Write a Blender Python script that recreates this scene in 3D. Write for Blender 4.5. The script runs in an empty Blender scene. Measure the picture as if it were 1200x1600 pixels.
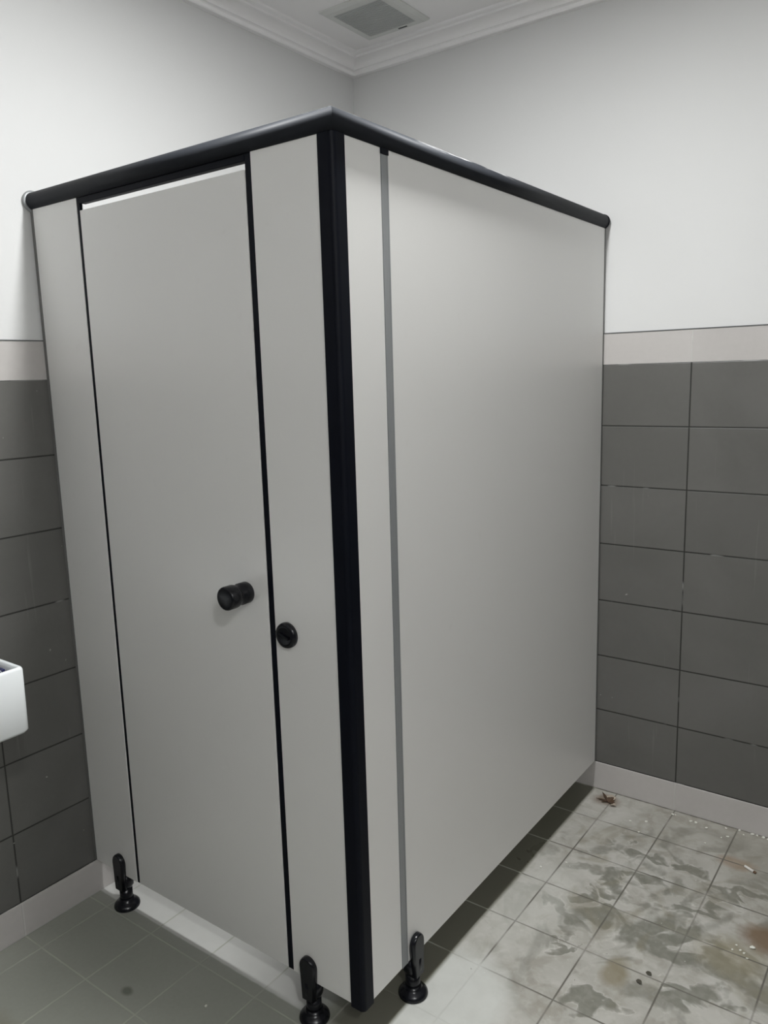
import bpy, bmesh, math, random
from mathutils import Vector, Matrix

random.seed(7)
C = bpy.context.scene.collection
sc = bpy.context.scene

# ------------------------------------------------------------------ camera
CAM = Vector((1.96502, -2.55554, 1.48640))
RT = Vector((0.80840053, 0.58796959, -0.02793477))
UP = Vector((-0.07847378, 0.15468418, 0.98484246))
FW = Vector((-0.58337848, 0.79395502, -0.17118697))
cd = bpy.data.cameras.new('camera')
cd.sensor_fit = 'VERTICAL'; cd.sensor_height = 36.0; cd.lens = 1230.127 / 1600 * 36.0
cd.clip_start = 0.02
cam = bpy.data.objects.new('camera', cd); C.objects.link(cam)
m = Matrix((RT, UP, -FW)).transposed().to_4x4(); m.translation = CAM
cam.matrix_world = m
sc.camera = cam

# ------------------------------------------------------------------ view / world
sc.view_settings.view_transform = 'Standard'
sc.view_settings.look = 'None'
sc.view_settings.gamma = 1.0
sc.view_settings.use_curve_mapping = False
sc.view_settings.exposure = 0.06
w = bpy.data.worlds.new('world'); sc.world = w; w.use_nodes = True
w.node_tree.nodes['Background'].inputs[0].default_value = (0.85, 0.9, 1, 1)
w.node_tree.nodes['Background'].inputs[1].default_value = 0.05

# ------------------------------------------------------------------ lights (ceiling lamps)
H_CEIL = 2.655
LAMPS = [((1.09, -1.28), 33.0, 0.13), ((2.88, -2.95), 31.0, 0.16)]
for (lx, ly), power, dia in LAMPS:
    ld = bpy.data.lights.new('lamp_light', 'AREA'); ld.shape = 'DISK'; ld.size = dia
    ld.energy = power; ld.color = (0.985, 0.995, 0.995)
    lo = bpy.data.objects.new('lamp_light', ld); C.objects.link(lo)
    lo.location = (lx, ly, H_CEIL - 0.022)

W, D, ZB, ZT, TH = 1.0, 1.37, 0.105, 1.928, 0.018
RX, RY = 3.15, -3.6     # far side of the room, unseen, set close for more bounce

# ------------------------------------------------------------------ material helpers
class NT:
    def __init__(s, name):
        s.m = bpy.data.materials.new(name); s.m.use_nodes = True
        s.t = s.m.node_tree; s.b = s.t.nodes['Principled BSDF']
    def n(s, typ, **kw):
        nd = s.t.nodes.new(typ)
        for k, v in kw.items(): setattr(nd, k, v)
        return nd
    def set(s, sock, v):
        if isinstance(v, bpy.types.NodeSocket): s.t.links.new(v, sock)
        elif isinstance(v, (tuple, list)): sock.default_value = tuple(v) + ((1,) if len(v) == 3 and len(sock.default_value) == 4 else ())
        else: sock.default_value = v
    def math(s, op, a, b=0.0, c=0.0, clamp=False):
        nd = s.n('ShaderNodeMath', operation=op); nd.use_clamp = clamp
        for i, v in enumerate((a, b, c)): s.set(nd.inputs[i], v)
        return nd.outputs[0]
    def mix(s, f, a, b, blend='MIX'):
        nd = s.n('ShaderNodeMix', data_type='RGBA', blend_type=blend)
        s.set(nd.inputs[0], f); s.set(nd.inputs[6], a); s.set(nd.inputs[7], b)
        return nd.outputs[2]
    def noise(s, vec, scale, detail=3.0, dist=0.0, rough=0.5, color=False):
        nd = s.n('ShaderNodeTexNoise')
        s.set(nd.inputs['Vector'], vec); s.set(nd.inputs['Scale'], scale); s.set(nd.inputs['Detail'], detail)
        s.set(nd.inputs['Roughness'], rough); s.set(nd.inputs['Distortion'], dist)
        return nd.outputs[1 if color else 0]
    def pos(s):
        return s.n('ShaderNodeNewGeometry').outputs['Position']
    def obj(s):
        return s.n('ShaderNodeTexCoord').outputs['Object']
    def xyz(s, v):
        nd = s.n('ShaderNodeSeparateXYZ'); s.set(nd.inputs[0], v); return nd.outputs
    def vmath(s, op, a, b):
        nd = s.n('ShaderNodeVectorMath', operation=op); s.set(nd.inputs[0], a); s.set(nd.inputs[1], b); return nd.outputs[0]
    def step(s, v, lo, hi, a=0.0, b=1.0):
        nd = s.n('ShaderNodeMapRange'); nd.clamp = True
        for i, q in enumerate((v, lo, hi, a, b)): s.set(nd.inputs[i], q)
        return nd.outputs[0]
    def line(s, coord, origin, pitch, half, soft=0.0008):
        d = s.math('PINGPONG', s.math('SUBTRACT', coord, origin), pitch / 2)
        return s.step(d, half - soft, half + soft, 1.0, 0.0)
    def blob(s, x, y, cx, cy, rx, ry, nz, amp=0.5, soft=0.25):
        dx = s.math('DIVIDE', s.math('SUBTRACT', x, cx), rx); dy = s.math('DIVIDE', s.math('SUBTRACT', y, cy), ry)
        r = s.math('SQRT', s.math('ADD', s.math('MULTIPLY', dx, dx), s.math('MULTIPLY', dy, dy)))
        r = s.math('ADD', r, s.math('MULTIPLY', s.math('SUBTRACT', nz, 0.5), amp * 2))
        return s.step(r, 1 - soft, 1 + soft, 1.0, 0.0)
    def bump(s, h, strength=0.3, dist=0.002):
        nd = s.n('ShaderNodeBump'); s.set(nd.inputs['Height'], h); nd.inputs['Strength'].default_value = strength
        nd.inputs['Distance'].default_value = dist
        s.t.links.new(nd.outputs[0], s.b.inputs['Normal'])
    def out(s, color=None, rough=None, spec=None, metal=None):
        if color is not None: s.set(s.b.inputs['Base Color'], color)
        if rough is not None: s.set(s.b.inputs['Roughness'], rough)
        if spec is not None: s.b.inputs['Specular IOR Level'].default_value = spec
        if metal is not None: s.b.inputs['Metallic'].default_value = metal
        return s.m

def simple(name, col, rough=0.5, spec=0.5, metal=0.0, var=0.04, scale=12):
    t = NT(name); n = t.noise(t.obj(), scale, 3)
    a = tuple(c * (1 - var) for c in col); b = tuple(min(1, c * (1 + var)) for c in col)
    return t.out(t.mix(n, a, b), rough, spec, metal)

def mat_paint(name='wall_paint', a=(0.615, 0.617, 0.612), b=(0.65, 0.652, 0.647)):
    t = NT(name); p = t.pos()
    c = t.mix(t.noise(p, 1.6, 4), a, b)
    t.bump(t.noise(p, 160, 2), 0.12, 0.001)
    return t.out(c, 0.6, 0.3)
def mat_ceiling():
    t = NT('ceiling_paint'); p = t.pos()
    t.bump(t.noise(p, 120, 2), 0.1, 0.001)
    return t.out(t.mix(t.noise(p, 2, 3), (0.90, 0.89, 0.89), (0.94, 0.93, 0.93)), 0.65, 0.25)

def mat_tile(name, axis, origin, ca, cb, grout, band=False, hor=True):
    """wall tile 0.4 x 0.2 with thin grout; axis 0 = x along wall, 1 = y"""
    t = NT(name); p = t.pos(); o = t.xyz(p)
    a = o[axis]; z = o[2]
    lv = t.line(a, origin, 0.4, 0.0020, 0.0009)
    lh = t.line(z, 0.1, 0.2, 0.0020, 0.0009)
    g = t.math('MAXIMUM', lv, lh) if hor else lv
    big = t.noise(p, 3.5, 5, 0.6); fine = t.noise(p, 60, 3)
    c = t.mix(t.step(big, 0.3, 0.7), ca, cb)
    c = t.mix(t.math('MULTIPLY', fine, 0.25), c, tuple(v * 1.25 for v in cb))
    # per tile tone
    ix = t.math('FLOOR', t.math('DIVIDE', t.math('SUBTRACT', a, origin), 0.4))
    iz = t.math('FLOOR', t.math('DIVIDE', t.math('SUBTRACT', z, 0.1), 0.2))
    wn = t.n('ShaderNodeTexWhiteNoise', noise_dimensions='2D')
    cb2 = t.n('ShaderNodeCombineXYZ'); t.set(cb2.inputs[0], ix); t.set(cb2.inputs[1], iz)
    t.set(wn.inputs['Vector'], cb2.outputs[0])
    k = t.step(wn.outputs[0], 0, 1, 0.0, 0.14)
    c = t.mix(k, c, tuple(v * 0.5 for v in ca))
    # patches of leftover pale grout beside the dark joints
    gp = t.step(t.noise(p, 9, 2), 0.60, 0.66)
    gc = t.mix(gp, grout, tuple(min(1, v * 3.2 + 0.12) for v in grout) if not band else (0.55, 0.54, 0.52))
    c = t.mix(g, c, gc)
    # vertical drip streaks and pale flecks
    cmb = t.n('ShaderNodeCombineXYZ'); t.set(cmb.inputs[0], t.math('MULTIPLY', a, 30)); t.set(cmb.inputs[2], t.math('MULTIPLY', z, 1.6))
    st = t.step(t.noise(cmb.outputs[0], 1.6, 2), 0.66, 0.74)
    st = t.math('MULTIPLY', st, 0.07)
    c = t.mix(st, c, (0.45, 0.44, 0.42))
    fl = t.step(t.noise(p, 46, 1), 0.79, 0.80)
    c = t.mix(t.math('MULTIPLY', fl, 0.5), c, (0.5, 0.49, 0.46))
    t.bump(t.math('ADD', t.math('MULTIPLY', g, -1.0), t.math('MULTIPLY', fine, 0.06)), 0.5, 0.0015)
    return t.out(c, t.step(fine, 0.2, 0.8, 0.34, 0.46), 0.4)

def mat_floor():
    t = NT('floor_tile'); p = t.pos(); o = t.xyz(p); x, y = o[0], o[1]
    wob = t.noise(p, 30, 2)
    lx = t.line(x, 0.0827, 0.2, 0.0021, 0.0011); ly = t.line(y, -0.2, 0.2, 0.0021, 0.0011)
    g = t.math('MAXIMUM', lx, ly)
    # clean tile, a little greener
    n_big = t.noise(p, 4.0, 4); n_f = t.noise(p, 90, 3)
    base = t.mix(n_big, (0.225, 0.235, 0.20), (0.29, 0.30, 0.26))
    base = t.mix(t.math('MULTIPLY', n_f, 0.35), base, (0.36, 0.36, 0.33))
    # dust beyond the cubicle side, its edge painted along the panel's shadow line
    edge = t.math('ADD', x, t.math('MULTIPLY', t.math('SUBTRACT', n_big, 0.5), 0.012))
    dusty_lit = t.step(edge, 0.997, 1.008)
    n6 = t.noise(p, 6, 5, 0.6); n14 = t.noise(p, 16, 4, 0.8); n40 = t.noise(p, 42, 3, 0.5)
    dust = t.mix(t.step(n6, 0.36, 0.64), (0.37, 0.36, 0.325), (0.46, 0.45, 0.415))
    dust = t.mix(t.math('MULTIPLY', t.step(n14, 0.48, 0.66), 0.6), dust, (0.27, 0.255, 0.215))
    dust = t.mix(t.math('MULTIPLY', t.step(n40, 0.52, 0.7), 0.35), dust, (0.52, 0.51, 0.475))
    wz = t.noise(p, 12, 4, 1.0)
    wv = t.xyz(t.noise(p, 9, 2, 1.2, color=True)); wv2 = t.xyz(t.noise(p, 28, 2, 0.8, color=True))
    X = t.math('ADD', x, t.math('ADD', t.math('MULTIPLY', t.math('SUBTRACT', wv[0], 0.5), 0.22), t.math('MULTIPLY', t.math('SUBTRACT', wv2[0], 0.5), 0.035)))
    Y = t.math('ADD', y, t.math('ADD', t.math('MULTIPLY', t.math('SUBTRACT', wv[1], 0.5), 0.22), t.math('MULTIPLY', t.math('SUBTRACT', wv2[1], 0.5), 0.035)))
    def ell(cx, cy, ang, rx, ry, amp=0.5, soft=0.16):
        ca, sa = math.cos(ang), math.sin(ang)
        dx = t.math('SUBTRACT', X, cx); dy = t.math('SUBTRACT', Y, cy)
        u_ = t.math('ADD', t.math('MULTIPLY', dx, ca / rx), t.math('MULTIPLY', dy, sa / rx))
        v_ = t.math('ADD', t.math('MULTIPLY', dx, -sa / ry), t.math('MULTIPLY', dy, ca / ry))
        r = t.math('SQRT', t.math('ADD', t.math('MULTIPLY', u_, u_), t.math('MULTIPLY', v_, v_)))
        return t.math('ADD', r, t.math('MULTIPLY', t.math('SUBTRACT', wz, 0.5), amp * 2))
    # shoe and mop swipes that wiped the dust away, each with a pale pushed-up rim
    wet = 0.0; rim = 0.0
    for cx, cy, an, rx, ry in [(1.235, -.495, -0.75, .085, .034), (1.165, -.70, -0.75, .095, .034), (1.27, -.655, 0.25, .075, .040), (1.39, -.60, 0.9, .10, .055), (1.30, -.44, 0.1, .10, .028),
                               (1.44, -.66, 0.6, .14, .045), (1.47, -.47, 0.5, .09, .03), (1.56, -.34, 0.3, .10, .03), (1.25, -.31, 0.0, .08, .028), (1.40, -.30, -0.4, .06, .03), (1.62, -.66, -0.5, .10, .05),
                               (1.36, -.97, 0.4, .07, .03), (1.55, -.80, 0.9, .10, .04), (1.25, -.80, 0.6, .05, .018), (1.19, -.58, -1.1, .03, .05)]:
        r = ell(cx, cy, an, rx, ry)
        wet = t.math('MAXIMUM', wet, t.step(r, 0.72, 1.14, 1.0, 0.0))
        rim = t.math('MAXIMUM', rim, t.step(t.math('ABSOLUTE', t.math('SUBTRACT', r, 1.12)), 0.0, 0.12, 1.0, 0.0))
    brk = t.step(t.noise(p, 9, 3), 0.42, 0.6)
    rim = t.math('MULTIPLY', rim, brk)
    sw = t.noise(p, 4.5, 3, 2.6, 0.45)
    sw_m = t.math('MULTIPLY', t.step(sw, 0.55, 0.64), t.blob(x, y, 1.42, -0.55, 0.42, 0.50, t.noise(p, 6, 3), 0.3, 0.3))
    wet = t.math('MAXIMUM', wet, t.math('MULTIPLY', sw_m, 0.75))
    dust = t.mix(t.math('MULTIPLY', rim, t.step(n40, 0.35, 0.65, 0.25, 0.75)), dust, (0.60, 0.59, 0.55))
    dust = t.mix(t.math('MULTIPLY', wet, t.step(n40, 0.3, 0.7, 0.97, 0.72)), dust, (0.175, 0.175, 0.145))
    # olive tide marks
    ol = t.step(t.noise(t.vmath('ADD', p, (9, 2, 0)), 6.5, 4, 1.2), 0.55, 0.68)
    dust = t.mix(t.math('MULTIPLY', ol, 0.5), dust, (0.215, 0.195, 0.135))
    # darker, browner tiles close to the back wall and to the right
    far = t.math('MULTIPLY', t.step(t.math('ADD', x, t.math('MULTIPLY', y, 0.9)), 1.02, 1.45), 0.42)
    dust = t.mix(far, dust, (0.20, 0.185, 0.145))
    # white powder spread beside the near foot
    pw = t.blob(x, y, 1.06, -1.27, 0.17, 0.31, t.noise(p, 9, 4), 0.28, 0.14)
    dust = t.mix(t.math('MULTIPLY', pw, 0.85), dust, t.mix(t.noise(p, 22, 3), (0.50, 0.51, 0.48), (0.60, 0.61, 0.58)))
    pw2 = t.blob(x, y, 1.08, -0.70, 0.09, 0.22, t.noise(p, 14, 4), 0.5, 0.35)
    dust = t.mix(t.math('MULTIPLY', pw2, 0.4), dust, (0.56, 0.56, 0.52))
    base = t.mix(t.math('MULTIPLY', t.step(x, 0.84, 0.9), t.step(y, -1.36, -1.34)), base, (0.12, 0.118, 0.09))  # shade under the side panel put into the interior floor colour
    c = t.mix(dusty_lit, base, dust)
    # lit floor strip inside the cubicle door painted paler, cut at its shadow edge
    ins = t.math('MULTIPLY', t.step(t.math('ADD', x, t.math('MULTIPLY', n14, 0.05)), 0.80, 0.88, 1.0, 0.0), t.step(t.math('ADD', y, t.math('MULTIPLY', n14, 0.006)), -1.364, -1.360))
    c = t.mix(t.math('MULTIPLY', ins, 0.9), c, t.mix(t.noise(p, 20, 3), (0.50, 0.50, 0.48), (0.57, 0.57, 0.55)))
    nz = t.noise(p, 18, 3)
    # brown and dark stains
    for cx, cy, rx, ry, col, k in [(1.066, -0.068, 0.045, 0.035, (0.17, 0.12, 0.08), 0.7), (1.67, -0.50, 0.065, 0.055, (0.15, 0.09, 0.045), 0.85),
                                   (1.52, -0.20, 0.05, 0.03, (0.27, 0.19, 0.12), 0.6), (1.375, -0.83, 0.03, 0.05, (0.19, 0.16, 0.09), 0.7),
                                   (1.60, -0.62, 0.08, 0.07, (0.25, 0.22, 0.14), 0.5), (0.405, -1.563, 0.016, 0.012, (0.10, 0.105, 0.085), 0.8),
                                   (0.24, -1.86, 0.10, 0.07, (0.16, 0.13, 0.07), 0.6), (1.45, -1.05, 0.03, 0.02, (0.22, 0.18, 0.12), 0.5)]:
        c = t.mix(t.math('MULTIPLY', t.blob(x, y, cx, cy, rx, ry, nz, 0.45, 0.35), k), c, col)
    speck = t.step(t.noise(p, 75, 2), 0.76, 0.79)
    c = t.mix(t.math('MULTIPLY', t.math('MULTIPLY', speck, dusty_lit), 0.6), c, (0.14, 0.13, 0.11))
    speck2 = t.step(t.noise(t.vmath('ADD', p, (4, 4, 0)), 110, 2), 0.75, 0.78)
    c = t.mix(t.math('MULTIPLY', t.math('MULTIPLY', speck2, dusty_lit), 0.6), c, (0.66, 0.66, 0.62))
    g = t.math('MAXIMUM', g, t.math('MULTIPLY', t.step(t.math('ADD', y, t.math('MULTIPLY', wob, 0.006)), -0.0075, -0.0055), t.step(wob, 0.3, 0.5, 0.4, 1.0)))
    groutc = t.mix(dusty_lit, (0.36, 0.37, 0.31), (0.12, 0.112, 0.095))
    fade = t.step(t.noise(p, 7, 2), 0.36, 0.55, 0.45, 1.0)
    pwk = t.math('SUBTRACT', 1.0, t.math('MULTIPLY', pw, 0.9))
    c = t.mix(t.math('MULTIPLY', t.math('MULTIPLY', g, fade), pwk), c, groutc)
    rough = t.math('SUBTRACT', t.step(dusty_lit, 0, 1, 0.30, 0.55), t.math('MULTIPLY', wet, 0.12))
    t.bump(t.math('ADD', t.math('MULTIPLY', g, -0.8), t.math('MULTIPLY', n_f, 0.12)), 0.4, 0.0015)
    return t.out(c, rough, 0.45)

def mat_laminate():
    t = NT('grey_laminate'); p = t.pos()
    c = t.mix(t.noise(p, 1.8, 4, 0.4), (0.70, 0.694, 0.675), (0.735, 0.729, 0.71))
    c = t.mix(t.math('MULTIPLY', t.step(t.noise(p, 22, 3), 0.66, 0.8), 0.18), c, (0.58, 0.57, 0.53))
    c = t.mix(t.math('MULTIPLY', t.noise(p, 420, 2), 0.10), c, (0.80, 0.80, 0.79))
    t.bump(t.noise(p, 500, 2), 0.05, 0.0005)
    return t.out(c, 0.33, 0.9)

def mat_rail():
    t = NT('black_anodised_rail'); p = t.pos(); o = t.xyz(p)
    c = t.mix(t.noise(p, 6, 3), (0.016, 0.018, 0.022), (0.027, 0.029, 0.033))
    # plaster smear left on the outer edge of the side rail; pale streaks on top of its corner
    vec = t.n('ShaderNodeCombineXYZ'); t.set(vec.inputs[0], t.math('MULTIPLY', o[0], 120)); t.set(vec.inputs[1], t.math('MULTIPLY', o[1], 9)); t.set(vec.inputs[2], t.math('MULTIPLY', o[2], 160))
    st = t.step(t.noise(vec.outputs[0], 1.0, 3), 0.50, 0.62)
    zone = t.math('MULTIPLY', t.step(o[1], -1.12, -1.00), t.step(o[1], -0.72, -0.60, 1.0, 0.0))
    zone = t.math('MULTIPLY', zone, t.step(o[2], 1.957, 1.962))
    zone2 = t.math('MULTIPLY', t.step(o[2], 1.9655, 1.9685), t.math('MULTIPLY', t.step(o[1], -1.20, -1.30), t.step(o[0], 0.93, 0.97)))
    c = t.mix(t.math('MULTIPLY', st, t.math('MAXIMUM', zone, zone2)), c, (0.42, 0.42, 0.42))
    return t.out(c, 0.52, 0.08)

M = dict(paint=mat_paint(), white_paint=mat_paint('bounce_white_paint', (0.84, 0.84, 0.83), (0.88, 0.88, 0.87)), ceil=mat_ceiling(), floor=mat_floor(), lam=mat_laminate(), rail=mat_rail(),
    tile_back=mat_tile('grey_wall_tile_back', 0, 1.2795, (0.098, 0.097, 0.090), (0.124, 0.122, 0.115), (0.022, 0.022, 0.020)),
    tile_left=mat_tile('grey_wall_tile_left', 1, -1.6, (0.098, 0.097, 0.090), (0.124, 0.122, 0.115), (0.022, 0.022, 0.020)),
    band_back=mat_tile('pale_wall_tile_back', 0, 1.2795, (0.44, 0.42, 0.405), (0.48, 0.46, 0.445), (0.5, 0.49, 0.47), True, False),
    band_left=mat_tile('pale_wall_tile_left', 1, -1.6, (0.44, 0.42, 0.405), (0.48, 0.46, 0.445), (0.5, 0.49, 0.47), True, False),
    black=simple('black_plastic', (0.005, 0.0055, 0.008), 0.25, 0.35, var=0.15),
    strip=simple('black_edge_strip', (0.003, 0.004, 0.008), 0.5, 0.12, var=0.2, scale=5),
    alu=simple('aluminium_strip', (0.27, 0.28, 0.285), 0.42, 0.5, 0.2),
    channel=simple('wall_channel_grey', (0.16, 0.16, 0.155), 0.5, 0.3),
    ceramic=simple('white_ceramic', (0.82, 0.85, 0.86), 0.12, 0.6, var=0.01),
    plastic=simple('fan_plastic', (0.66, 0.67, 0.65), 0.45, 0.4), 
    fan_dark=simple('fan_recess', (0.10, 0.105, 0.105), 0.7, 0.2), slat=simple('fan_slat', (0.52, 0.53, 0.53), 0.5, 0.3),
    chrome=simple('brushed_steel', (0.55, 0.55, 0.54), 0.3, 0.5, 0.8),
    navy=simple('navy_card', (0.012, 0.014, 0.075), 0.4), white=simple('white_print', (0.7, 0.7, 0.85), 0.5),
    crumb=simple('pale_plaster', (0.68, 0.68, 0.62), 0.8), leaf=simple('dried_leaf_brown', (0.075, 0.042, 0.022), 0.7, var=0.5, scale=60),
    pale_leaf=simple('dried_leaf_pale', (0.42, 0.36, 0.29), 0.7, var=0.3, scale=60), bit=simple('dark_leaf_bit', (0.06, 0.055, 0.04), 0.7),
    paper=simple('white_paper', (0.66, 0.64, 0.60), 0.7), filt=simple('charred_tip', (0.12, 0.07, 0.04), 0.8))

# ------------------------------------------------------------------ mesh helpers
def link(name, bm, mats, parent=None, smooth=False, bevel=0.0, seg=2):
    me = bpy.data.meshes.new(name); bmesh.ops.recalc_face_normals(bm, faces=bm.faces[:]); bm.to_mesh(me); bm.free()
    if not isinstance(mats, (list, tuple)): mats = [mats]
    for mm in mats: me.materials.append(mm)
    o = bpy.data.objects.new(name, me); C.objects.link(o)
    if smooth:
        for f in me.polygons: f.use_smooth = True
    if bevel:
        b = o.modifiers.new('bevel', 'BEVEL'); b.width = bevel; b.segments = seg; b.limit_method = 'ANGLE'; b.angle_limit = math.radians(40)
    if parent is not None:
        o.parent = parent
        if parent.type == 'EMPTY' or True: o.matrix_parent_inverse = Matrix.Translation(-Vector(wloc(parent)))
    return o
def wloc(o):
    v = Vector(o.location)
    return v
def box(x0, x1, y0, y1, z0, z1, bm=None, mi=0):
    bm = bm or bmesh.new()
    vs = [bm.verts.new(p) for p in ((x0, y0, z0), (x1, y0, z0), (x1, y1, z0), (x0, y1, z0), (x0, y0, z1), (x1, y0, z1), (x1, y1, z1), (x0, y1, z1))]
    for q in ((3, 2, 1, 0), (4, 5, 6, 7), (0, 1, 5, 4), (1, 2, 6, 5), (2, 3, 7, 6), (3, 0, 4, 7)):
        bm.faces.new([vs[i] for i in q]).material_index = mi
    return bm
def lathe(prof, loc, axis=(0, 0, 1), n=40, bm=None, mi=0):
    """prof: list of (r, h) along axis"""
    bm = bm or bmesh.new(); ax = Vector(axis).normalized()
    u = ax.orthogonal().normalized(); v = ax.cross(u); L = Vector(loc); rings = []
    for r, h in prof:
        if r < 1e-6: rings.append([bm.verts.new(L + ax * h)])
        else: rings.append([bm.verts.new(L + ax * h + (u * math.cos(a) + v * math.sin(a)) * r) for a in [2 * math.pi * i / n for i in range(n)]])
    for a, b in zip(rings, rings[1:]):
        for i in range(n):
            j = (i + 1) % n
            if len(a) == 1 and len(b) == 1: continue
            if len(a) == 1: f = bm.faces.new((a[0], b[i], b[j]))
            elif len(b) == 1: f = bm.faces.new((a[i], a[j], b[0]))
            else: f = bm.faces.new((a[i], a[j], b[j], b[i]))
            f.material_index = mi; f.smooth = True
    return bm
def prism(poly, lo, hi, axis='z', bm=None):
    bm = bm or bmesh.new()
    def P(a, b, h): return {'z': (a, b, h), 'y': (a, h, b), 'x': (h, a, b)}[axis]
    A = [bm.verts.new(P(a, b, lo)) for a, b in poly]; B = [bm.verts.new(P(a, b, hi)) for a, b in poly]
    n = len(poly)
    bm.faces.new(A[::-1]); bm.faces.new(B)
    for i in range(n): bm.faces.new((A[i], A[(i + 1) % n], B[(i + 1) % n], B[i]))
    return bm
def structure(o): o['kind'] = 'structure'; return o
def thing(name, label, cat, loc, group=None):
    o = bpy.data.objects.new(name, None); C.objects.link(o); o.location = loc; o.empty_display_size = 0.05
    o['label'] = label; o['category'] = cat
    if group: o['group'] = group
    return o
def tag(o, label, cat, group=None):
    o['label'] = label; o['category'] = cat
    if group: o['group'] = group
    return o

# ------------------------------------------------------------------ room shell
T = 0.12
structure(link('floor', box(-T, RX + T, RY - T, T, -0.1, 0.0), M['floor']))
structure(link('ceiling', box(-T, RX + T, RY - T, T, H_CEIL, H_CEIL + 0.1), M['ceil']))
SET = 0.004   # the plaster above sits a little behind the tile face
def wall_back():
    bm = box(0, RX, 0.0, T, 0.0, 1.5, mi=1)
    box(0, RX, 0.0, T, 1.5, 1.6, bm, 2)
    box(-SET, RX, SET, T, 1.6, H_CEIL, bm, 0)
    return structure(link('wall_back', bm, [M['paint'], M['tile_back'], M['band_back']]))
def wall_left():
    bm = box(-T, 0, RY, T, 0.0, 1.5, mi=1)
    box(-T, 0, RY, T, 1.5, 1.6, bm, 2)
    box(-T, -SET, RY, T, 1.6, H_CEIL, bm, 0)
    return structure(link('wall_left', bm, [M['paint'], M['tile_left'], M['band_left']]))
wall_back(); wall_left()
bm = box(RX, RX + T, RY, T, 0.0, 1.6, mi=1); box(RX, RX + T, RY, T, 1.6, H_CEIL, bm, 0)
structure(link('wall_right', bm, [M['white_paint'], M['tile_left']]))  # brighter upper paint on the unseen walls, added to bounce light
bm = box(-T, RX + T, RY - T, RY, 0.0, 1.6, mi=1); box(-T, RX + T, RY - T, RY, 1.6, H_CEIL, bm, 0)
structure(link('wall_front', bm, [M['white_paint'], M['tile_back']]))
structure(link('baseboard_back', box(0.006, RX, -0.005, 0.0, 0.0, 0.1), M['band_back'], bevel=0.0015))
structure(link('baseboard_left', box(0.0, 0.005, RY, 0.0, 0.0, 0.1), M['band_left'], bevel=0.0015))
# thin plastic edge trim where tile meets plaster
structure(link('trim_1', box(0.0, RX, -0.0015, SET, 1.5985, 1.6015), M['fan_dark']))
structure(link('trim_2', box(-SET, 0.0015, RY, 0.0, 1.5985, 1.6015), M['fan_dark']))
# cornice: (distance from wall, height)
CP = [(-SET, 2.598), (0.010, 2.600), (0.0125, 2.603), (0.0125, 2.612), (0.016, 2.6145), (0.020, 2.6155)]
for i in range(9):
    a = i / 8 * math.pi / 2
    CP.append((0.022 + 0.030 * (1 - math.cos(a)), 2.6155 + 0.024 * math.sin(a)))
CP += [(0.058, 2.6405), (0.060, 2.6465), (0.072, 2.648), (0.076, 2.650), (0.078, H_CEIL + 0.002), (-SET, H_CEIL + 0.002)]
def cornice(name, pts):
    bm = bmesh.new(); ends = []
    for f in pts:
        ends.append([bm.verts.new(f(d, z)) for d, z in CP])
    n = len(CP)
    for i in range(n):
        bm.faces.new((ends[0][i], ends[0][(i + 1) % n], ends[1][(i + 1) % n], ends[1][i]))
    return structure(link(name, bm, M['ceil']))
cornice('trim_3', [lambda d, z: (d, -d, z), lambda d, z: (RX - d, -d, z)])
cornice('trim_4', [lambda d, z: (d, -d, z), lambda d, z: (d, RY + d, z)])
cornice('trim_5', [lambda d, z: (RX - d, -d, z), lambda d, z: (RX - d, RY + d, z)])
cornice('trim_6', [lambda d, z: (d, RY + d, z), lambda d, z: (RX - d, RY + d, z)])

# ------------------------------------------------------------------ toilet cubicle
cub = thing('toilet_cubicle', 'pale grey laminate toilet cubicle with black rail, corner post and feet', 'toilet cubicle', (0.5, -0.68, 0.0))
y0, y1 = -D, -D + TH
link('pilaster', box(0.010, 0.199, y0, y1, ZB, ZT), M['lam'], cub, bevel=0.0008)
link('pilaster', box(0.791, 0.972, y0, y1, ZB, ZT), M['lam'], cub, bevel=0.0008)
link('pilaster', box(W - TH, W, -1.340, -1.221, ZB, ZT), M['lam'], cub, bevel=0.0008)
link('side_panel', box(W - TH, W, -1.197, -0.010, ZB, ZT), M['lam'], cub, bevel=0.0008)
door = link('door', box(0.2115, 0.7725, y0, y1, ZB + 0.002, 1.897), M['lam'], cub, bevel=0.0008)
# black rubber stops either side of the door and across its head
link('door_stop', box(0.199, 0.2105, y0 + 0.0015, y1 - 0.009, ZB, ZT), M['strip'], cub, bevel=0.001)
link('door_stop', box(0.7735, 0.791, y0 + 0.0015, y1 - 0.009, ZB, ZT), M['strip'], cub, bevel=0.001)
link('head_strip', box(0.2105, 0.7735, y0 + 0.001, y1, 1.913, ZT), M['strip'], cub, bevel=0.002)
# corner post, rounded L
def corner_post():
    o = 0.003; r = 0.011; L = 0.037; X, Y = W + o, -D - o
    poly = [(X - L, Y), (X - r, Y)]
    for i in range(1, 9):
        a = -math.pi / 2 + i / 8 * math.pi / 2
        poly.append((X - r + r * math.cos(a), Y + r + r * math.sin(a)))
    poly += [(X, Y + L), (X - 0.024, Y + L), (X - 0.024, Y + 0.024), (X - L, Y + 0.024)]
    return prism(poly, ZB - 0.006, ZT)
link('corner_post', corner_post(), M['strip'], cub, bevel=0.0012)
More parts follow.
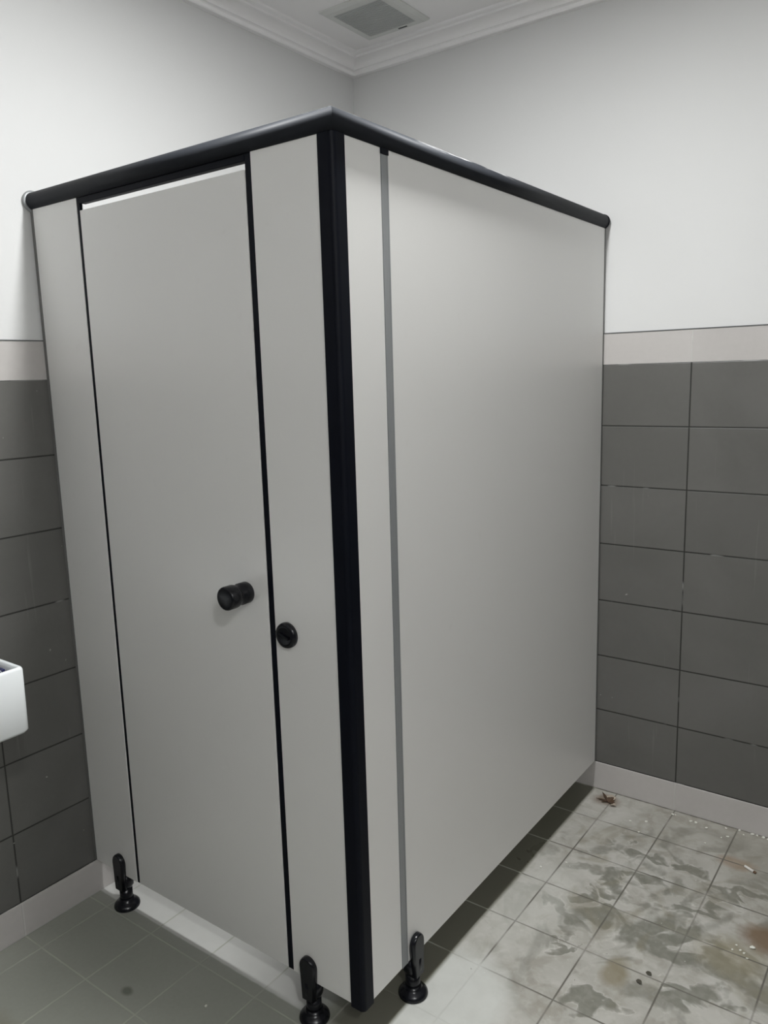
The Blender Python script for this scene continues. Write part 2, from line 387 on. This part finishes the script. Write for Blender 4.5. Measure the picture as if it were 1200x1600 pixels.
# aluminium joint strip on the side
bm = box(W - TH, W + 0.0006, -1.2205, -1.1975, ZB, ZT - 0.008)
box(W + 0.0004, W + 0.0016, -1.2205, -1.2175, ZB, ZT - 0.008, bm); box(W + 0.0004, W + 0.0016, -1.2005, -1.1975, ZB, ZT - 0.008, bm)
js = link('joint_strip', bm, M['alu'], cub); js['label'] = 'grey aluminium joint strip'
link('strip_cap', box(W - 0.006, W + 0.003, -1.222, -1.196, ZT - 0.012, ZT), M['strip'], cub, bevel=0.001)
# wall channels
link('wall_channel', box(0.0, 0.0100, y0 - 0.001, y1 + 0.002, ZB, ZT), M['channel'], cub)
link('wall_channel', box(W - TH - 0.002, W + 0.001, -0.0115, -0.0055, ZB, ZT), M['channel'], cub)
# top rail: round section, mitred corner
def rail(a, b, mitre_end, R=0.0215):
    """sweep a rounded profile from a to b (2D), z centre 1.947"""
    bm = bmesh.new(); zc = 1.948; n = 28
    d = Vector((b[0] - a[0], b[1] - a[1])).normalized(); nrm = Vector((-d[1], d[0]))
    prof = []
    for i in range(n):
        t = 2 * math.pi * i / n
        s, h = math.cos(t) * R, math.sin(t) * R
        if h < -0.0185: h = -0.0205
        prof.append((s, h))
    ends = []
    for (px, py), mt in ((a, 0), (b, mitre_end)):
        ring = []
        for s, h in prof:
            ring.append(bm.verts.new((px + nrm[0] * s + d[0] * mt * s, py + nrm[1] * s + d[1] * mt * s, zc + h)))
        ends.append(ring)
    for i in range(n):
        j = (i + 1) % n; f = bm.faces.new((ends[0][i], ends[0][j], ends[1][j], ends[1][i])); f.smooth = True
    bm.faces.new(ends[0]); bm.faces.new(ends[1][::-1])
    return bm
CR = (W - TH / 2 + 0.002, -D + TH / 2 - 0.002)
link('top_rail', rail((0.006, CR[1]), CR, -1), M['rail'], cub)
r2 = link('top_rail', rail((CR[0], -0.008), CR, 1), M['rail'], cub)
fl = link('wall_flange', lathe([(0, 0.0), (0.027, 0.0), (0.027, 0.004), (0.023, 0.006), (0.0, 0.006)], (0.0, CR[1], 1.948), (1, 0, 0)), M['alu'], cub)
fl['label'] = 'pale metal wall flange'
link('end_cap', lathe([(0, 0.0), (0.021, 0.0), (0.0225, 0.003), (0.0225, 0.012), (0.0215, 0.013)], (CR[0], -0.0045, 1.948), (0, -1, 0)), M['strip'], cub)
# knob (on door) and lock rose (on pilaster)
kb = link('door_knob', lathe([(0, 0), (0.0235, 0), (0.0245, 0.002), (0.0245, 0.022), (0.0205, 0.026), (0.0205, 0.033), (0.0255, 0.038), (0.0265, 0.042), (0.0265, 0.062), (0.0255, 0.065), (0.022, 0.0665), (0, 0.0665)],
     (0.7090, y0, 1.0190), (0, -1, 0)), M['black'], door)
kb.matrix_parent_inverse = Matrix.Identity(4)
lk = link('lock_indicator', lathe([(0, 0), (0.0285, 0), (0.0285, 0.006), (0.027, 0.010), (0.020, 0.0125), (0.017, 0.0115), (0.0, 0.0115)],
     (0.8275, y0, 0.9405), (0, -1, 0)), M['black'], cub)
sl = bmesh.new(); box(-0.0135, 0.0135, -0.003, 0.004, -0.0025, 0.0025, sl)
bmesh.ops.rotate(sl, verts=sl.verts[:], cent=(0, 0, 0), matrix=Matrix.Rotation(0.35, 3, 'Y')); bmesh.ops.translate(sl, verts=sl.verts[:], vec=(0.8275, y0 - 0.0125, 0.9405))
so = link('coin_slot', sl, M['black'], lk, bevel=0.0008)
so.matrix_parent_inverse = Matrix.Identity(4)
# adjustable feet: tongue in front of the panel, round column, domed base
def foot(px, py, nx, ny, first=None):
    """px,py = panel mid-plane; (nx,ny) outward normal"""
    tx, ty = -ny, nx
    def loc(a, b, z): return Vector((px + tx * a + nx * b, py + ty * a + ny * b, z))
    bm = bmesh.new()
    def tongue(b0, b1, w, zlo, zhi, taper=0.8):
        pts = []
        n = 14
        for i in range(n + 1):
            t = math.pi * i / n
            pts.append((w * math.cos(t), zhi - w * 1.1 + w * 1.1 * math.sin(t)))
        pts += [(-w * taper, zlo), (w * taper, zlo)]
        zm = sum(z for a, z in pts) / len(pts)
        rings = [[bm.verts.new(loc(a * k, b0 + (b1 - b0) * q, zm + (z - zm) * (k2 if z > zlo + 0.01 else 1))) for a, z in pts] for k, k2, q in ((1, 1, 0), (1, 1, 0.45), (0.94, 0.97, 0.8), (0.78, 0.90, 1.0))]
        bm.faces.new(rings[0]); bm.faces.new(rings[-1][::-1])
        for A, B in zip(rings, rings[1:]):
            for i in range(len(pts)):
                j = (i + 1) % len(pts); f = bm.faces.new((A[i], A[j], B[j], B[i])); f.smooth = True
    tongue(TH / 2 + 0.0004, TH / 2 + 0.014, 0.0235, 0.060, 0.168)
    tongue(-TH / 2 - 0.0004, -TH / 2 - 0.009, 0.0215, 0.066, 0.150)
    lathe([(0, 0.058), (0.0175, 0.058), (0.0215, 0.066), (0.0235, 0.072), (0.0235, ZB - 0.0008), (0, ZB - 0.0008)], (px, py, 0), bm=bm)
    o = link('support_foot', bm, M['black'], cub)
    col = link('column', lathe([(0, 0.012), (0.0180, 0.012), (0.0180, 0.059), (0, 0.059)], (px, py, 0)), M['black'], o)
    col.matrix_parent_inverse = Matrix.Identity(4)
    bs = link('base_flange', lathe([(0, 0.0), (0.0355, 0.0), (0.0365, 0.003), (0.0355, 0.008), (0.031, 0.0135), (0.025, 0.0175), (0.021, 0.021), (0.0195, 0.027), (0, 0.027)], (px, py, 0)), M['black'], o)
    bs.matrix_parent_inverse = Matrix.Identity(4)
    return o
foot(0.128, -D + TH / 2, 0, -1)
foot(0.843, -D + TH / 2, 0, -1)
foot(W - TH / 2 + 0.003, -1.170, 1, 0)
FIX = [o for o in bpy.data.objects if o.parent is not None]

# ------------------------------------------------------------------ extractor fan on the ceiling
fx0, fx1, fy0, fy1, fz = 0.172, 0.428, -0.398, -0.128, H_CEIL
fan = thing('extractor_fan', 'square pale grey extractor fan grille on the ceiling near the corner', 'extractor fan', ((fx0 + fx1) / 2, (fy0 + fy1) / 2, fz))
def fan_frame():
    bm = bmesh.new(); i = 0.034; zt, zb_ = fz, fz - 0.012
    o_ = [(fx0, fy0), (fx1, fy0), (fx1, fy1), (fx0, fy1)]
    b_ = [(fx0 + .012, fy0 + .012), (fx1 - .012, fy0 + .012), (fx1 - .012, fy1 - .012), (fx0 + .012, fy1 - .012)]
    n_ = [(fx0 + i, fy0 + i), (fx1 - i, fy0 + i), (fx1 - i, fy1 - i), (fx0 + i, fy1 - i)]
    rings = [[bm.verts.new((a, b, z)) for a, b in r] for r, z in ((o_, zt), (o_, zt - 0.004), (b_, zb_), (n_, zb_), (n_, zt))]
    for A, B in zip(rings, rings[1:]):
        for k in range(4):
            l = (k + 1) % 4; bm.faces.new((A[k], A[l], B[l], B[k]))
    return bm
link('frame', fan_frame(), M['plastic'], fan)
link('backing', box(fx0 + .034, fx1 - .034, fy0 + .034, fy1 - .034, fz - 0.003, fz - 0.0005), M['fan_dark'], fan)
bm = bmesh.new()
ns = 22; gx0, gx1, gy0, gy1 = fx0 + .034, fx1 - .034, fy0 + .034, fy1 - .034
for k in range(ns):
    yy = gy0 + (k + 0.5) * (gy1 - gy0) / ns
    box(gx0, gx1, yy - 0.0029, yy + 0.0029, fz - 0.0115, fz - 0.006, bm)
for k in range(1, 16):
    xx = gx0 + k * (gx1 - gx0) / 16
    box(xx - 0.0008, xx + 0.0008, gy0, gy1, fz - 0.0105, fz - 0.006, bm)
link('grille', bm, M['slat'], fan)
link('release_tab', box(0.318, 0.352, fy1 - 0.026, fy1 - 0.021, fz - 0.0135, fz - 0.0115), M['fan_dark'], fan)

# ------------------------------------------------------------------ ceiling downlights (the room's lamps)
em = NT('lamp_diffuser'); em.b.inputs['Emission Color'].default_value = (0.98, 1, 0.96, 1); em.b.inputs['Emission Strength'].default_value = 3.0
em.out((0.9, 0.9, 0.9), 0.5)
for k, ((lx, ly), power, dia) in enumerate(LAMPS):
    dl = thing('ceiling_downlight', ['round white ceiling downlight above the corner post of the cubicle', 'round white ceiling downlight over the open floor away from the cubicle'][k], 'ceiling light', (lx, ly, H_CEIL))
    link('rim', lathe([(dia / 2, -0.001), (dia / 2, -0.012), (dia / 2 + 0.010, -0.014), (dia / 2 + 0.016, -0.008), (dia / 2 + 0.016, 0.0)], (lx, ly, H_CEIL)), M['ceil'], dl)
    link('diffuser', lathe([(0, -0.010), (dia / 2, -0.010), (dia / 2, -0.002)], (lx, ly, H_CEIL)), em.m, dl)

# ------------------------------------------------------------------ wash basin on the left wall
bx1, by1, by0, bz1, bz0 = 0.380, -1.718, -2.20, 0.892, 0.740
bas = thing('washbasin', 'white rectangular ceramic washbasin mounted on the left tiled wall', 'washbasin', (0.006, (by0 + by1) / 2, bz0))
def rrect(x0, x1, ya, yb, r, z, n=6):
    pts = []
    for cx, cy, a0 in ((x1 - r, yb - r, 0), (x0 + r, yb - r, 90), (x0 + r, ya + r, 180), (x1 - r, ya + r, 270)):
        for i in range(n + 1):
            a = math.radians(a0 + 90 * i / n); pts.append((cx + r * math.cos(a), cy + r * math.sin(a), z))
    return pts
def basin():
    bm = bmesh.new(); rings = []
    X0 = 0.0055
    spec = [(X0 + .02, bx1 - .03, by0 + .03, by1 - .018, .012, bz0), (X0, bx1 - .006, by0 + .010, by1 - .006, .012, bz0 + .003), (X0, bx1 - .001, by0 + .003, by1 - .001, .012, bz0 + .010),
            (X0, bx1, by0, by1, .012, bz1 - .006), (X0, bx1 - .002, by0 + .002, by1 - .002, .012, bz1 - .0015), (X0, bx1 - .005, by0 + .005, by1 - .005, .010, bz1),
            (.085, bx1 - .008, by0 + .008, by1 - .008, .010, bz1), (.089, bx1 - .0105, by0 + .0105, by1 - .0105, .010, bz1 - .003), (.094, bx1 - .013, by0 + .013, by1 - .013, .012, bz1 - .02), (.10, bx1 - .019, by0 + .019, by1 - .019, .014, bz1 - .085), (.12, bx1 - .045, by0 + .045, by1 - .045, .03, bz1 - .10)]
    for s in spec: rings.append([bm.verts.new(p) for p in rrect(*s)])
    for A, B in zip(rings, rings[1:]):
        n = len(A)
        for i in range(n):
            f = bm.faces.new((A[i], A[(i + 1) % n], B[(i + 1) % n], B[i])); f.smooth = True
    bm.faces.new(rings[0][::-1]); bm.faces.new(rings[-1])
    return bm
link('bowl', basin(), M['ceramic'], bas)
link('drain', lathe([(0, 0.0), (0.022, 0.0), (0.024, 0.002), (0.016, 0.004), (0, 0.003)], (0.23, -1.96, bz1 - .10)), M['chrome'], bas)
# printed packet inside the basin
pk = thing('packet', 'dark blue printed packet leaning inside the white washbasin', 'packet', (0.300, -1.743, bz1 - 0.082))
link('carton', box(0.262, 0.338, -1.746, -1.7395, bz1 - 0.082, bz1 - 0.0075), M['navy'], pk, bevel=0.001)
bm = bmesh.new(); yf = -1.7466
def stroke(xa, za, xb, zb, wd=0.0028):
    d = Vector((xb - xa, 0, zb - za)).normalized(); n_ = Vector((-d.z, 0, d.x)) * wd / 2
    A = Vector((xa, yf, za)); B = Vector((xb, yf, zb)); q = [A + n_, B + n_, B - n_, A - n_]
    f = [bm.verts.new(v) for v in q]; g = [bm.verts.new(v + Vector((0, 0.0008, 0))) for v in q]
    bm.faces.new(f); bm.faces.new(g[::-1])
    for i in range(4): bm.faces.new((f[i], f[(i + 1) % 4], g[(i + 1) % 4], g[i]))
for x_, z_ in ((0.334, 0.880), (0.319, 0.880)):
    stroke(x_ - .011, z_, x_, z_); stroke(x_, z_, x_, z_ - .010); stroke(x_ - .011, z_, x_ - .011, z_ - .010)
for x_, z_ in ((0.334, 0.868), (0.319, 0.868)):
    for p0, p1 in (((0, 0), (-.010, 0)), ((-.010, 0), (-.010, -.010)), ((-.010, -.010), (0, -.010)), ((0, -.010), (0, -.005)), ((0, -.005), (-.005, -.005))):
        stroke(x_ + p0[0], z_ + p0[1], x_ + p1[0], z_ + p1[1])
link('print', bm, M['white'], pk)

# ------------------------------------------------------------------ litter on the floor
def crumb(x, y, r, k):
    rnd = random.Random(k); bm = bmesh.new(); bmesh.ops.create_icosphere(bm, subdivisions=1, radius=r)
    for v in bm.verts:
        v.co *= rnd.uniform(0.7, 1.25); v.co.z *= 0.5; v.co.x *= 1.3
    zmin = min(v.co.z for v in bm.verts)
    bmesh.ops.rotate(bm, verts=bm.verts[:], cent=(0, 0, 0), matrix=Matrix.Rotation(rnd.uniform(0, 3), 3, 'Z'))
    for v in bm.verts: v.co.z -= zmin
    o = link('plaster_crumb', bm, M['crumb']); o.location = (x, y, 0.0); return o
for k, (x, y, r) in enumerate([(1.345, -.045, .0045), (1.361, -.043, .0050), (1.398, -.058, .0045), (1.450, -.022, .0035), (1.466, -.070, .0045), (1.489, -.012, .004),
                              (1.284, -.036, .005), (1.292, -.032, .003), (1.528, -.013, .005), (1.541, -.012, .004), (1.561, -.013, .005), (1.575, -.016, .004), (1.179, -.150, .0035), (1.224, -.124, .004),
                              (1.223, -.197, .003), (1.416, -.145, .003), (1.505, -.03, .003), (1.45, -.085, .0025)]):
    tag(crumb(x, y, r, k), 'tiny white crumb on the floor close to the back wall skirting', 'crumb', 'white crumbs near the back wall')
for k, (x, y, r) in enumerate([(1.094, -.479, .003), (1.039, -.542, .0035), (1.11, -.49, .002)]):
    tag(crumb(x, y, r, 40 + k), 'tiny white crumb on the floor near the cubicle side panel', 'crumb', 'white crumbs beside the side panel')
for k, (x, y, r) in enumerate([(1.637, -.553, .006), (1.60, -.565, .003), (1.612, -.580, .003), (1.622, -.585, .003), (1.633, -.60, .0025), (1.595, -.588, .003)]):
    tag(crumb(x, y, r, 60 + k), 'tiny white crumb on the floor beside the brown stain', 'crumb', 'white crumbs beside the brown stain')
tag(crumb(0.604, -1.485, 0.0035, 90), 'single white speck on the dim floor in front of the cubicle door', 'crumb')
# cigarette stub
cb = thing('cigarette_butt', 'white cigarette butt lying on the floor near the back wall', 'cigarette butt', (1.562, -.2145, 0))
a, b = Vector((1.545, -.2055, .0042)), Vector((1.579, -.2235, .0042)); dv = (b - a)
link('paper_tube', lathe([(0, 0), (0.0038, 0), (0.0040, 0.002), (0.0040, dv.length * 0.82), (0, dv.length * 0.82)], a, dv, 14), M['paper'], cb)
e = link('burnt_tip', lathe([(0, dv.length * 0.82), (0.0039, dv.length * 0.82), (0.0034, dv.length), (0, dv.length)], a, dv, 14), M['filt'], cb)
e['label'] = 'dark burnt tip'
# dried leaf scrap with radiating shreds
lf = thing('dried_leaf', 'shrivelled brown leaf scrap on the floor by the cubicle and back wall', 'leaf', (1.073, -0.071, 0))
def shred(cx, cy, ang, L, wd, lift, bm):
    n = 5; ca, sa = math.cos(ang), math.sin(ang); top, bot = [], []
    for i in range(n + 1):
        t = i / n; w_ = wd * math.sin(math.pi * min(1, 0.15 + t * 0.85)) * 0.5 + 0.0006
        h = 0.001 + lift * math.sin(t * math.pi * 0.6)
        for sgn, lst in ((1, top), (-1, bot)):
            lst.append((cx + ca * t * L - sa * w_ * sgn, cy + sa * t * L + ca * w_ * sgn, h + (0.0015 if sgn > 0 else 0)))
    tv = [bm.verts.new(p) for p in top]; bv = [bm.verts.new(p) for p in bot]
    tv2 = [bm.verts.new((p[0], p[1], p[2] + .0008)) for p in top]; bv2 = [bm.verts.new((p[0], p[1], p[2] + .0008)) for p in bot]
    for i in range(n):
        bm.faces.new((tv[i], tv[i + 1], bv[i + 1], bv[i])); bm.faces.new((tv2[i], bv2[i], bv2[i + 1], tv2[i + 1]))
        bm.faces.new((tv[i], tv2[i], tv2[i + 1], tv[i + 1])); bm.faces.new((bv[i], bv[i + 1], bv2[i + 1], bv2[i]))
    return bm
bm = bmesh.new()
for ang, L, wd, lift in ((2.3, .040, .006, .004), (0.3, .016, .016, .003), (0.9, .022, .005, .006), (-2.2, .020, .006, .002), (-0.5, .026, .012, .004), (3.3, .030, .008, .002), (4.2, .014, .008, .003), (1.6, .012, .01, .004)):
    shred(1.074, -.073, ang, L * 1.35, wd * 1.3, lift * 1.4, bm)
link('shreds', bm, M['leaf'], lf)
for sx, sy, sa_, L_, w_, li in ((1.060, -.052, 0.2, .026, .013, .009), (1.090, -.092, -0.2, .020, .013, .008), (1.086, -.062, 1.0, .014, .008, .010)):
    p_ = link('pale_fragment', shred(sx, sy, sa_, L_, w_, li, bmesh.new()), M['pale_leaf'], lf); p_['label'] = 'pale torn fragment'
def leafbit(x, y, ang, L):
    bm = bmesh.new(); shred(-L / 2, 0, 0, L, L * 0.55, .003, bm)
    o = link('leaf_fragment', bm, M['bit']); o.location = (x, y, 0); o.rotation_euler.z = ang; return o
tag(leafbit(1.446, -.792, -0.5, .017), 'small dark leaf fragment on the floor, the one nearer the back wall', 'leaf fragment')
tag(leafbit(1.435, -.832, -0.6, .018), 'small dark leaf fragment on the floor, the one farther from the back wall', 'leaf fragment')
bpy.context.view_layer.update()
